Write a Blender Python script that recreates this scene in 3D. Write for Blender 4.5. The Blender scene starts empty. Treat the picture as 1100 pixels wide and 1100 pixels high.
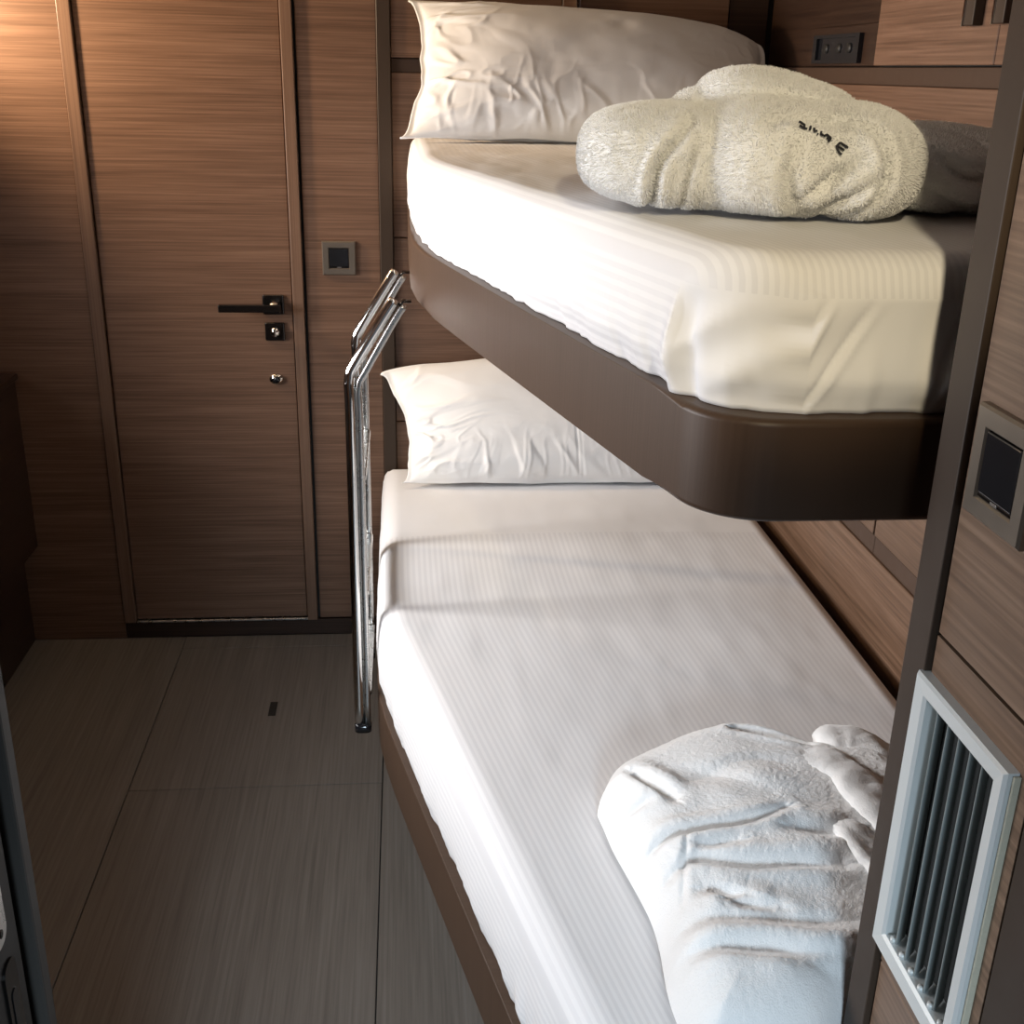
import bpy, bmesh, math, random
import numpy as np
from mathutils import Vector, Matrix
from mathutils.bvhtree import BVHTree

S = bpy.context.scene
COL = S.collection
random.seed(4)

# ------------------------------------------------------------------ camera, world, light, exposure
CAM_Z = 1.441
cam_data = bpy.data.cameras.new('camera')
cam = bpy.data.objects.new('camera', cam_data); COL.objects.link(cam)
cam_data.sensor_width = 36.0
cam_data.lens = 1222.0 / 1100.0 * 36.0
cam_data.clip_start = 0.02
R_ = Vector((0.99584127, -0.0883618, 0.02218892)); U_ = Vector((0.01136373, 0.36212353, 0.93206084)); F_ = Vector((0.09039371, 0.92793251, -0.36162168))
mw = Matrix(((R_.x, U_.x, -F_.x, 0), (R_.y, U_.y, -F_.y, 0), (R_.z, U_.z, -F_.z, CAM_Z), (0, 0, 0, 1)))
cam.matrix_world = mw
S.camera = cam

w = bpy.data.worlds.new('world'); S.world = w; w.use_nodes = True
w.node_tree.nodes['Background'].inputs[0].default_value = (0.75, 0.85, 1.0, 1)
w.node_tree.nodes['Background'].inputs[1].default_value = 0.25

S.view_settings.view_transform = 'Standard'
S.view_settings.look = 'None'
S.view_settings.exposure = 0.0
S.view_settings.gamma = 1.0
S.view_settings.use_curve_mapping = False


def area(name, loc, target, sx, sy, power, color, spread=180):
    d = bpy.data.lights.new(name, 'AREA'); d.shape = 'RECTANGLE'; d.size = sx; d.size_y = sy
    d.energy = power; d.color = color; d.spread = math.radians(spread)
    o = bpy.data.objects.new(name, d); COL.objects.link(o); o.location = loc
    o.rotation_euler = (Vector(target) - Vector(loc)).to_track_quat('-Z', 'Y').to_euler()
    return o


def spot(name, loc, target, power, color, angle, blend, radius):
    d = bpy.data.lights.new(name, 'SPOT'); d.energy = power; d.color = color
    d.spot_size = math.radians(angle); d.spot_blend = blend; d.shadow_soft_size = radius
    o = bpy.data.objects.new(name, d); COL.objects.link(o); o.location = loc
    o.rotation_euler = (Vector(target) - Vector(loc)).to_track_quat('-Z', 'Y').to_euler()
    return o


# daylight through the hull window in the left side
area('window_daylight', (-1.43, 1.45, 1.14), (0.4, 1.55, 0.80), 1.3, 0.50, 15.5, (0.975, 0.97, 1.0), 110)
area('window_daylight_far', (-1.42, 2.07, 1.16), (0.4, 1.98, 0.72), 0.36, 0.42, 6.4, (1.0, 0.97, 0.93), 85)
# cool daylight down the companionway behind the camera
area('companionway_daylight', (0.02, -1.15, 1.35), (0.12, 0.75, 0.25), 0.35, 0.5, 4.0, (0.70, 0.86, 1.0), 50)
# warm downlight in the ceiling over the entrance
spot('downlight_lamp', (0.17, -0.12, 1.90), (0.36, 1.2, 1.33), 48, (1.0, 0.84, 0.56), 28, 0.5, 0.03)
# warm wall lamp at the far end of the desk
spot('wall_lamp_bulb', (-1.20, 2.55, 1.66), (-0.15, 2.95, 1.86), 80, (1.0, 0.74, 0.48), 138, 0.75, 0.05)

# ------------------------------------------------------------------ helpers
WORLD = {}


def wloc(o):
    return WORLD.get(o.name, Vector((0, 0, 0)))


def adopt(o, parent):
    if parent is not None:
        o.parent = parent
        o.location = -wloc(parent)
    return o


def empty(name, loc, label=None, cat=None, group=None):
    o = bpy.data.objects.new(name, None); COL.objects.link(o)
    o.empty_display_size = 0.05
    o.location = loc; WORLD[o.name] = Vector(loc)
    return tag(o, label, cat, group)


def tag(o, label=None, cat=None, group=None, kind=None):
    if label: o['label'] = label
    if cat: o['category'] = cat
    if group: o['group'] = group
    if kind: o['kind'] = kind
    return o


def link_mesh(name, me, mat, parent=None):
    o = bpy.data.objects.new(name, me); COL.objects.link(o)
    if mat: me.materials.append(mat)
    WORLD[o.name] = Vector((0, 0, 0))
    return adopt(o, parent)


def from_bm(name, bm, mat, parent=None, smooth=False):
    bmesh.ops.recalc_face_normals(bm, faces=bm.faces)
    me = bpy.data.meshes.new(name); bm.to_mesh(me); bm.free()
    if smooth:
        me.polygons.foreach_set('use_smooth', [True] * len(me.polygons))
    return link_mesh(name, me, mat, parent)


def from_np(name, v, f, mat, parent=None, smooth=True):
    me = bpy.data.meshes.new(name)
    me.from_pydata([tuple(p) for p in v], [], [tuple(int(i) for i in q) for q in f]); me.update()
    if smooth:
        me.polygons.foreach_set('use_smooth', [True] * len(me.polygons))
    return link_mesh(name, me, mat, parent)


def bm_box(bm, x0, x1, y0, y1, z0, z1, bevel=0.0, seg=1):
    r = bmesh.ops.create_cube(bm, size=1.0)
    vs = r['verts']
    for v in vs:
        v.co = Vector(((x0 + x1) / 2 + v.co.x * (x1 - x0), (y0 + y1) / 2 + v.co.y * (y1 - y0), (z0 + z1) / 2 + v.co.z * (z1 - z0)))
    if bevel > 0:
        es = list({e for v in vs for e in v.link_edges})
        bmesh.ops.bevel(bm, geom=es, offset=bevel, segments=seg, affect='EDGES', profile=0.5)


def box(name, x0, x1, y0, y1, z0, z1, mat, parent=None, bevel=0.0015, seg=1):
    bm = bmesh.new(); bm_box(bm, x0, x1, y0, y1, z0, z1, bevel, seg)
    return from_bm(name, bm, mat, parent)


def prism(name, pts, z0, z1, mat, parent=None, bevel=0.0, seg=2, smooth=False):
    """plan outline (x, y) extruded from z0 to z1, with rounded horizontal edges"""
    bm = bmesh.new()
    vs = [bm.verts.new((p[0], p[1], z0)) for p in pts]
    f = bm.faces.new(vs)
    r = bmesh.ops.extrude_face_region(bm, geom=[f])
    for v in [g for g in r['geom'] if isinstance(g, bmesh.types.BMVert)]:
        v.co.z = z1
    if bevel > 0:
        es = [e for e in bm.edges if abs(e.verts[0].co.z - e.verts[1].co.z) < 1e-6]
        bmesh.ops.bevel(bm, geom=es, offset=bevel, segments=seg, affect='EDGES', profile=0.5)
    o = from_bm(name, bm, mat, parent, smooth)
    return o


def sweep(path, prof, caps=True):
    """sweep a closed profile [(a, b)] along a path; returns verts, faces"""
    P = [Vector(p) for p in path]
    n = len(prof); V = []; F = []
    ref = None
    for i, p in enumerate(P):
        t = (P[min(i + 1, len(P) - 1)] - P[max(i - 1, 0)]).normalized()
        if ref is None:
            ref = Vector((0, 1, 0)) if abs(t.y) < 0.9 else Vector((1, 0, 0))
        a = (ref - t * ref.dot(t)).normalized(); ref = a
        b = t.cross(a)
        for (u, v) in prof:
            V.append(p + a * u + b * v)
    for i in range(len(P) - 1):
        for k in range(n):
            F.append((i * n + k, i * n + (k + 1) % n, (i + 1) * n + (k + 1) % n, (i + 1) * n + k))
    if caps:
        F.append(tuple(range(n))[::-1]); F.append(tuple(range((len(P) - 1) * n, len(P) * n)))
    return V, F


def oval(ra, rb, n=14):
    return [(ra * math.cos(2 * math.pi * k / n), rb * math.sin(2 * math.pi * k / n)) for k in range(n)]


def rrect(a, b, r, n=3):
    out = []
    for cx, cy, s in ((a - r, b - r, 0), (-(a - r), b - r, 90), (-(a - r), -(b - r), 180), (a - r, -(b - r), 270)):
        for k in range(n + 1):
            t = math.radians(s + 90 * k / n)
            out.append((cx + r * math.cos(t), cy + r * math.sin(t)))
    return out


def tube(name, path, prof, mat, parent=None, smooth=True):
    v, f = sweep(path, prof)
    return from_np(name, v, f, mat, parent, smooth)


def smooth_path(pts, k=8):
    """Catmull-Rom through the points"""
    P = [np.array(p, float) for p in pts]
    P = [2 * P[0] - P[1]] + P + [2 * P[-1] - P[-2]]
    out = []
    for i in range(1, len(P) - 2):
        for j in range(k):
            t = j / k
            a, b, c, d = P[i - 1], P[i], P[i + 1], P[i + 2]
            out.append(0.5 * ((2 * b) + (c - a) * t + (2 * a - 5 * b + 4 * c - d) * t * t + (3 * b - a - 3 * c + d) * t ** 3))
    out.append(P[-2])
    return out


# ---- vectorised value noise
_rng = np.random.RandomState(7)
_T = _rng.rand(64, 64, 64) * 2 - 1


def vnoise(p):
    p = np.asarray(p, float)
    i = np.floor(p).astype(int); f = p - i
    f = f * f * (3 - 2 * f)
    x0, y0, z0 = (i[:, 0] & 63), (i[:, 1] & 63), (i[:, 2] & 63)
    x1, y1, z1 = (x0 + 1) & 63, (y0 + 1) & 63, (z0 + 1) & 63
    fx, fy, fz = f[:, 0], f[:, 1], f[:, 2]
    L = lambda a, b, t: a + (b - a) * t
    return L(L(L(_T[x0, y0, z0], _T[x1, y0, z0], fx), L(_T[x0, y1, z0], _T[x1, y1, z0], fx), fy),
             L(L(_T[x0, y0, z1], _T[x1, y0, z1], fx), L(_T[x0, y1, z1], _T[x1, y1, z1], fx), fy), fz)


def fbm(p, oct=3):
    s = 0; a = 1.0; p = np.asarray(p, float)
    for k in range(oct):
        s = s + a * vnoise(p * 2 ** k + 17.3 * k); a *= 0.5
    return s


def sstep(a, b, x):
    t = np.clip((x - a) / (b - a), 0, 1)
    return t * t * (3 - 2 * t)


def dist_polyline(q, line):
    """distance of points q (N,2) to a polyline, and the position along it 0..1"""
    best = np.full(len(q), 1e9); pos = np.zeros(len(q)); side = np.zeros(len(q))
    n = len(line) - 1
    for i in range(n):
        a = np.array(line[i]); b = np.array(line[i + 1]); d = b - a
        t = np.clip(((q - a) @ d) / (d @ d), 0, 1)
        e = q - (a + t[:, None] * d)
        r = np.sqrt((e ** 2).sum(1))
        m = r < best
        best[m] = r[m]; pos[m] = (i + t[m]) / n
        side[m] = np.sign(d[0] * e[m, 1] - d[1] * e[m, 0])
    return best, pos, side


# ------------------------------------------------------------------ materials
def new_mat(name):
    m = bpy.data.materials.new(name); m.use_nodes = True
    nt = m.node_tree; b = nt.nodes['Principled BSDF']
    return m, nt, b


def plain(name, col, rough=0.5, metal=0.0, spec=0.5, bump=None, coat=0.0):
    m, nt, b = new_mat(name)
    b.inputs['Base Color'].default_value = (*col, 1); b.inputs['Roughness'].default_value = rough
    b.inputs['Metallic'].default_value = metal; b.inputs['Specular IOR Level'].default_value = spec
    b.inputs['Coat Weight'].default_value = coat
    N = nt.nodes; L = nt.links
    tc = N.new('ShaderNodeTexCoord'); no = N.new('ShaderNodeTexNoise')
    no.inputs['Scale'].default_value = bump[0] if bump else 40
    L.new(tc.outputs['Object'], no.inputs['Vector'])
    mr = N.new('ShaderNodeMapRange'); mr.inputs[3].default_value = max(rough - 0.05, 0.02); mr.inputs[4].default_value = min(rough + 0.05, 1)
    L.new(no.outputs['Fac'], mr.inputs[0]); L.new(mr.outputs[0], b.inputs['Roughness'])
    if bump:
        bp = N.new('ShaderNodeBump'); bp.inputs['Strength'].default_value = bump[1]; bp.inputs['Distance'].default_value = bump[2]
        L.new(no.outputs['Fac'], bp.inputs['Height']); L.new(bp.outputs[0], b.inputs['Normal'])
    return m


def wood(name, dark, mid, light, axis='z', fine=260, rough=0.42, spec=0.4, along=1.6):
    """straight-grained veneer: the tone changes quickly along `axis`, slowly along the others"""
    m, nt, b = new_mat(name); N = nt.nodes; L = nt.links
    tc = N.new('ShaderNodeTexCoord')

    def streak(sc_fast, sc_slow, det):
        mp = N.new('ShaderNodeMapping'); sc = [sc_slow] * 3; sc['xyz'.index(axis)] = sc_fast
        mp.inputs['Scale'].default_value = sc
        L.new(tc.outputs['Object'], mp.inputs['Vector'])
        no = N.new('ShaderNodeTexNoise'); no.inputs['Scale'].default_value = 1.0; no.inputs['Detail'].default_value = det
        no.inputs['Roughness'].default_value = 0.6
        L.new(mp.outputs[0], no.inputs['Vector']); return no
    a = streak(fine, along * 2.4, 3); c = streak(fine * 0.16, along, 3)
    mix = N.new('ShaderNodeMath'); mix.operation = 'MULTIPLY_ADD'; mix.inputs[1].default_value = 0.66
    L.new(a.outputs['Fac'], mix.inputs[0])
    m2 = N.new('ShaderNodeMath'); m2.operation = 'MULTIPLY'; m2.inputs[1].default_value = 0.34
    L.new(c.outputs['Fac'], m2.inputs[0]); L.new(m2.outputs[0], mix.inputs[2])
    cr = N.new('ShaderNodeValToRGB')
    e = cr.color_ramp.elements; e[0].position = 0.33; e[0].color = (*dark, 1); e[1].position = 0.68; e[1].color = (*light, 1)
    x = e.new(0.5); x.color = (*mid, 1)
    L.new(mix.outputs[0], cr.inputs[0]); L.new(cr.outputs[0], b.inputs['Base Color'])
    b.inputs['Roughness'].default_value = rough; b.inputs['Specular IOR Level'].default_value = spec
    bp = N.new('ShaderNodeBump'); bp.inputs['Strength'].default_value = 0.12; bp.inputs['Distance'].default_value = 0.001
    L.new(a.outputs['Fac'], bp.inputs['Height']); L.new(bp.outputs[0], b.inputs['Normal'])
    return m


def sheet_mat(name, pitch, stripe_from=9.0, stripe_to=0.0):
    """white satin-stripe sheet; the UV's u is metres across the bed, v metres along it"""
    m, nt, b = new_mat(name); N = nt.nodes; L = nt.links
    uv = N.new('ShaderNodeUVMap'); uv.uv_map = 'cloth'
    sp = N.new('ShaderNodeSeparateXYZ'); L.new(uv.outputs[0], sp.inputs[0])
    k = N.new('ShaderNodeMath'); k.operation = 'MULTIPLY'; k.inputs[1].default_value = 2 * math.pi / pitch
    L.new(sp.outputs[0], k.inputs[0])
    s = N.new('ShaderNodeMath'); s.operation = 'SINE'; L.new(k.outputs[0], s.inputs[0])
    mr = N.new('ShaderNodeMapRange'); mr.interpolation_type = 'SMOOTHSTEP'
    mr.inputs[1].default_value = -0.35; mr.inputs[2].default_value = 0.35
    L.new(s.outputs[0], mr.inputs[0])
    fac = mr.outputs[0]
    for op, val in (('LESS_THAN', stripe_from), ('GREATER_THAN', stripe_to)):
        lt = N.new('ShaderNodeMath'); lt.operation = op; lt.inputs[1].default_value = val
        L.new(sp.outputs[1], lt.inputs[0])
        mu = N.new('ShaderNodeMath'); mu.operation = 'MULTIPLY'; L.new(fac, mu.inputs[0]); L.new(lt.outputs[0], mu.inputs[1]); fac = mu.outputs[0]
    mix = N.new('ShaderNodeMix'); mix.data_type = 'RGBA'
    mix.inputs['A'].default_value = (0.80, 0.79, 0.79, 1); mix.inputs['B'].default_value = (0.732, 0.722, 0.727, 1)
    L.new(fac, mix.inputs['Factor']); L.new(mix.outputs['Result'], b.inputs['Base Color'])
    r = N.new('ShaderNodeMapRange'); r.inputs[3].default_value = 0.85; r.inputs[4].default_value = 0.55
    L.new(fac, r.inputs[0]); L.new(r.outputs[0], b.inputs['Roughness'])
    b.inputs['Specular IOR Level'].default_value = 0.25
    b.inputs['Sheen Weight'].default_value = 0.15
    return m


def cloth_mat(name, col, scale, strength, dist, rough=0.9, sheen=0.2):
    m, nt, b = new_mat(name); N = nt.nodes; L = nt.links
    tc = N.new('ShaderNodeTexCoord')
    no = N.new('ShaderNodeTexNoise'); no.inputs['Scale'].default_value = scale; no.inputs['Detail'].default_value = 4
    L.new(tc.outputs['Object'], no.inputs['Vector'])
    bp = N.new('ShaderNodeBump'); bp.inputs['Strength'].default_value = strength; bp.inputs['Distance'].default_value = dist
    L.new(no.outputs['Fac'], bp.inputs['Height']); L.new(bp.outputs[0], b.inputs['Normal'])
    b.inputs['Base Color'].default_value = (*col, 1); b.inputs['Roughness'].default_value = rough
    b.inputs['Sheen Weight'].default_value = sheen; b.inputs['Specular IOR Level'].default_value = 0.15
    return m


WOOD = wood('teak_veneer', (0.098, 0.052, 0.031), (0.150, 0.083, 0.052), (0.205, 0.119, 0.078), 'z')
WOOD_V = wood('teak_veneer_upright', (0.115, 0.064, 0.042), (0.155, 0.090, 0.058), (0.190, 0.113, 0.076), 'x', along=1.0)
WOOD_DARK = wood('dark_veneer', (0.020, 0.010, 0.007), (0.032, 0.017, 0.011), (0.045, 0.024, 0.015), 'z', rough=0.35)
WOOD_R = wood('teak_veneer_side', (0.0775, 0.0432, 0.0252), (0.1271, 0.0732, 0.0450), (0.1860, 0.1140, 0.0750), 'z', fine=200)
WOOD_P_LIT = wood('teak_veneer_partition_lit', (0.105, 0.064, 0.040), (0.168, 0.105, 0.068), (0.240, 0.160, 0.108), 'z', fine=200)  # side veneer in a lighter copy, light on the partition put into its colour
FLOOR = wood('grey_oak_laminate', (0.106, 0.093, 0.080), (0.142, 0.125, 0.108), (0.174, 0.156, 0.138), 'x', fine=170, rough=0.5, along=1.3)
BRONZE = plain('bronze_lacquer', (0.046, 0.031, 0.022), 0.5, 0.0, 0.22)
BAND = plain('brown_band_lacquer', (0.062, 0.036, 0.024), 0.5, 0.0, 0.3)
BUNK = wood('bronze_leatherette', (0.056, 0.032, 0.019), (0.064, 0.037, 0.023), (0.072, 0.043, 0.027), 'y', fine=420, rough=0.45, spec=0.3)
CHROME = plain('polished_steel', (0.78, 0.77, 0.75), 0.07, 1.0)
STEEL = plain('brushed_steel', (0.62, 0.61, 0.59), 0.28, 1.0)
GUN = plain('black_chrome', (0.055, 0.050, 0.048), 0.16, 0.9)
BLACK = plain('black_gloss', (0.012, 0.012, 0.014), 0.12, 0.0)
BLACKM = plain('black_matt', (0.010, 0.009, 0.008), 0.6, 0.0)
PLATE = plain('brushed_nickel_plate', (0.235, 0.200, 0.165), 0.34, 0.75)
ALU = plain('satin_aluminium', (0.62, 0.655, 0.655), 0.45, 0.2)
ALU_D = plain('grey_louvre_metal', (0.24, 0.27, 0.27), 0.5, 0.2)
DUCT = plain('dark_duct', (0.03, 0.034, 0.034), 0.7)
FOAM = plain('sealing_foam', (0.45, 0.43, 0.34), 0.9, bump=(300, 0.5, 0.002))
SLATE = plain('dark_grey_frame', (0.026, 0.024, 0.022), 0.55, 0.0, 0.25)
SLATE2 = plain('grey_edge_trim', (0.050, 0.047, 0.043), 0.55, 0.0, 0.25)
CEIL = plain('cream_ceiling_vinyl', (0.62, 0.58, 0.52), 0.7)
GLASS = plain('smoked_glass', (0.010, 0.012, 0.013), 0.05)
SHEET_LOW = sheet_mat('striped_sheet_lower', 0.0115, stripe_from=2.30)
SHEET_UP = sheet_mat('striped_sheet_upper', 0.0115, stripe_to=0.962)
COTTON = cloth_mat('pillow_cotton', (0.80, 0.79, 0.78), 420, 0.12, 0.0008, 0.85, 0.15)
TERRY = cloth_mat('white_terry', (0.86, 0.86, 0.85), 520, 0.6, 0.0015, 0.95, 0.5)
INK = plain('black_thread', (0.02, 0.02, 0.025), 0.7)

# ------------------------------------------------------------------ room shell
YD = 2.80      # cabin end wall
XR = 0.84      # wall beside the berths
XL = -1.35     # hull side
ZC = 1.98      # ceiling
XP = 0.45      # corridor side of the partition

# floor: one base with removable panels proud of the joints
floor = box('floor', XL - 0.05, XR + 0.05, -1.6, YD + 0.05, -0.06, -0.006, BLACKM, None, 0)
tag(floor, kind='structure')
J = 0.0011
fx0, fx1 = -0.599, -0.063


def floor_panel(x0, x1, y0, y1):
    return box('floor_panel', x0 + J, x1 - J, y0 + J, y1 - J, -0.0055, 0.0, FLOOR, floor, 0.0006)


floor_panel(XL, fx0, -0.2, YD)
floor_panel(fx0, XR, 2.731, YD)
fp = floor_panel(fx0, fx1, 2.095, 2.731)
floor_panel(fx0, fx1, 0.62, 2.095)
floor_panel(fx1, XR, 0.62, 2.731)
floor_panel(fx0, XR, -0.2, 0.62)
floor_panel(XL, XR, -1.6, -0.2)
bm = bmesh.new()
bm_box(bm, -0.339, -0.321, 2.382, 2.446, -0.003, 0.0007, 0.0006)
from_bm('lifting_pull', bm, BLACKM, fp)

ceiling = tag(box('ceiling', XL - 0.05, XR + 0.05, -1.6, YD + 0.05, ZC, ZC + 0.05, CEIL, None, 0), kind='structure')

# end wall
wall_far = tag(box('wall_far', XL - 0.05, XR + 0.05, YD + 0.018, YD + 0.07, 0.0, ZC, BLACKM, None, 0), kind='structure')


def far_panel(x0, x1, z0, z1, y=YD, mat=WOOD, name='wood_panel'):
    return box(name, x0, x1, y, YD + 0.018, z0, z1, mat, wall_far, 0.0012)


far_panel(XL, -0.7568, 0.0, ZC)                       # beside the door, hull side
far_panel(-0.2415, -0.0615, 0.05, ZC)                  # carries the light switch
far_panel(-0.0285, 0.84, 0.0, 0.60)
far_panel(-0.0285, 0.84, 0.6025, 1.0595)
far_panel(-0.0285, 0.84, 1.0620, 1.4310)
far_panel(-0.0285, 0.84, 1.4315, 1.4615, YD + 0.004, BAND, 'trim_band')
tag(box('trim_1', -0.0612, -0.0290, YD - 0.012, YD + 0.018, 0.0, ZC, BRONZE, None, 0.002), kind='structure')
tag(box('baseboard_far', -0.7562, -0.0615, YD + 0.001, YD + 0.018, 0.0, 0.0445, WOOD_DARK, None, 0.001), kind='structure')

# door in the end wall
door = tag(box('door_1', -0.7235, -0.2765, YD + 0.002, YD + 0.018, 0.054, ZC, WOOD, None, 0.0015), kind='structure')
box('door_jamb', -0.7558, -0.7262, YD - 0.007, YD + 0.018, 0.047, ZC, WOOD_V, door, 0.002, 2)
box('door_jamb', -0.2742, -0.2475, YD - 0.010, YD + 0.018, 0.047, ZC, WOOD_V, door, 0.002, 2)
box('sill_strip', -0.724, -0.264, YD - 0.004, YD + 0.016, 0.0455, 0.0512, STEEL, door, 0.0012)
# lever set
zh = 0.8985; xh = -0.3215
rose = box('lever_rose', xh - 0.026, xh + 0.026, YD - 0.007, YD + 0.002, zh - 0.024, zh + 0.024, GUN, door, 0.0035, 3)
tube('lever_collar', [(xh + 0.004, YD - 0.006, zh), (xh + 0.004, YD - 0.020, zh), (xh + 0.004, YD - 0.046, zh)], oval(0.0115, 0.0115), CHROME, rose)
bm = bmesh.new()
bm_box(bm, -0.446, -0.300, YD - 0.058, YD - 0.042, zh - 0.0095, zh + 0.0085, 0.0022, 2)
lever = from_bm('lever', bm, GUN, rose)
ze = 0.8325
esc = box('lock_plate', xh - 0.0235, xh + 0.0245, YD - 0.006, YD + 0.002, ze - 0.0225, ze + 0.0225, GUN, door, 0.0032, 3)
tube('thumb_turn', [(xh + 0.001, YD - 0.005, ze), (xh + 0.001, YD - 0.013, ze)], oval(0.0105, 0.0105, 18), CHROME, esc)
bm = bmesh.new(); bm_box(bm, xh - 0.0018, xh + 0.0045, YD - 0.024, YD - 0.011, ze - 0.009, ze + 0.009, 0.0015, 2)
from_bm('thumb_bar', bm, CHROME, esc)
zk = 0.7135
kn = tube('latch_ring', [(-0.324, YD + 0.002, zk), (-0.324, YD - 0.005, zk), (-0.324, YD - 0.0065, zk)], oval(0.0165, 0.0125, 20), CHROME, door)
tube('latch_button', [(-0.323, YD - 0.006, zk - 0.001), (-0.323, YD - 0.0085, zk - 0.001)], oval(0.0098, 0.0085, 18), BLACK, kn)


def switch_plate(name, c, ax, half, rocker, label):
    """square switch plate; ax 'y': faces -y on the end wall, ax 'x': faces -x on the partition"""
    t = empty(name, c, label, 'switch')

    def bx(nm, a0, a1, z0, z1, d0, d1, mat, parent, bv):
        if ax == 'y':
            return box(nm, c[0] + a0, c[0] + a1, c[1] - d1, c[1] - d0, c[2] + z0, c[2] + z1, mat, parent, bv, 2)
        return box(nm, c[0] - d1, c[0] - d0, c[1] - a1, c[1] - a0, c[2] + z0, c[2] + z1, mat, parent, bv, 2)
    fr = []
    h = half; r = rocker
    bm = bmesh.new()
    # bevelled frame: outer square ring with an opening
    ring = lambda s, d: [(-s, -s, d), (s, -s, d), (s, s, d), (-s, s, d)]
    loops = [ring(h, 0.0), ring(h, 0.0055), ring(h - 0.0022, 0.0078), ring(r + 0.0018, 0.0078), ring(r, 0.0055), ring(r, 0.0)]
    vv = []
    for lp in loops:
        row = []
        for (a, z, d) in lp:
            if ax == 'y': p = (c[0] + a, c[1] - d, c[2] + z)
            else: p = (c[0] - d, c[1] - a, c[2] + z)
            row.append(bm.verts.new(p))
        vv.append(row)
    for i in range(len(vv) - 1):
        for k in range(4):
            bm.faces.new((vv[i][k], vv[i][(k + 1) % 4], vv[i + 1][(k + 1) % 4], vv[i + 1][k]))
    for k in range(4):
        bm.faces.new((vv[-1][k], vv[-1][(k + 1) % 4], vv[0][(k + 1) % 4], vv[0][k]))
    from_bm('frame', bm, PLATE, t)
    rk = bx('rocker', -r + 0.0008, r - 0.0008, -r + 0.004, r - 0.0008, 0.0, 0.0072, BLACK, t, 0.0012)
    bx('indicator_bar', -r + 0.0008, r - 0.0008, -r + 0.0004, -r + 0.0034, 0.0, 0.0062, GUN, t, 0.0005)
    bx('marker', -0.005, 0.005, -r + 0.0008, -r + 0.0030, 0.004, 0.0068, STEEL, t, 0.0003)
    return t


switch_plate('light_switch', (-0.160, YD, 1.0115), 'y', 0.040, 0.0235, 'square bronze light switch on the wooden wall between door and bunks')

# wall beside the berths
wall_right = tag(box('wall_right', XR + 0.018, XR + 0.07, 0.0, YD + 0.07, 0.0, ZC, BLACKM, None, 0), kind='structure')


def right_panel(y0, y1, z0, z1, mat=WOOD_R, x=XR, name='wood_panel'):
    return box(name, x, XR + 0.018, y0, y1, z0, z1, mat, wall_right, 0.0012)


right_panel(0.80, YD, 0.0, 0.632)
right_panel(0.80, 1.843, 0.6325, 0.667, BAND, XR + 0.004, 'trim_band')
right_panel(1.845, YD, 0.6325, 0.667, BAND, XR + 0.004, 'trim_band')
right_panel(0.80, 1.841, 0.6695, 1.13)
right_panel(1.849, YD, 0.6695, 1.13)
right_panel(0.80, YD, 1.133, 1.4310, WOOD)
right_panel(0.80, 1.6515, 1.4315, 1.4610, BAND, XR + 0.004, 'trim_band')
right_panel(1.6535, YD, 1.4315, 1.4610, BAND, XR + 0.004, 'trim_band')
# recess lining behind the socket (open towards the berth)
right_panel(2.095, YD, 1.4625, ZC, WOOD_DARK, XR + 0.010, 'recess_back')  # alcove shadow put into the colour by using the dark veneer

# left side: hull wall with a window, corridor wall and the frame of the entrance
bm = bmesh.new()
for (y0, y1, z0, z1) in ((-1.6, 0.94, 0, ZC), (2.46, YD + 0.07, 0, ZC), (0.94, 2.46, 0, 0.90), (0.94, 2.46, 1.42, ZC)):
    bm_box(bm, XL - 0.07, XL, y0, y1, z0, z1)
wall_left = tag(from_bm('wall_left', bm, WOOD, None), kind='structure')
win = bmesh.new()
for (y0, y1, z0, z1) in ((0.94, 2.46, 0.90, 0.925), (0.94, 2.46, 1.395, 1.42), (0.94, 0.965, 0.925, 1.395), (2.435, 2.46, 0.925, 1.395)):
    bm_box(win, XL - 0.03, XL + 0.006, y0, y1, z0, z1, 0.002)
tag(from_bm('window_1', win, STEEL, None), kind='structure')
wall_front = tag(box('wall_front', XL, -0.362, 0.69, 0.765, 0.0, ZC, WOOD, None, 0), kind='structure')
tag(box('trim_2', -0.42, -0.362, -1.6, 0.765, 0.0, ZC, WOOD, None, 0), kind='structure')

# entrance frame on the left with its lock keep
door2 = tag(box('door_2', -0.362, -0.306, 0.30, 0.735, 0.0, ZC, SLATE, None, 0.001), kind='structure')
box('rebate', -0.362, -0.316, 0.735, 0.752, 0.0, ZC, BLACKM, door2, 0)
box('edge_strip', -0.362, -0.300, 0.752, 0.770, 0.0, ZC, SLATE2, door2, 0.0025, 2)


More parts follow.
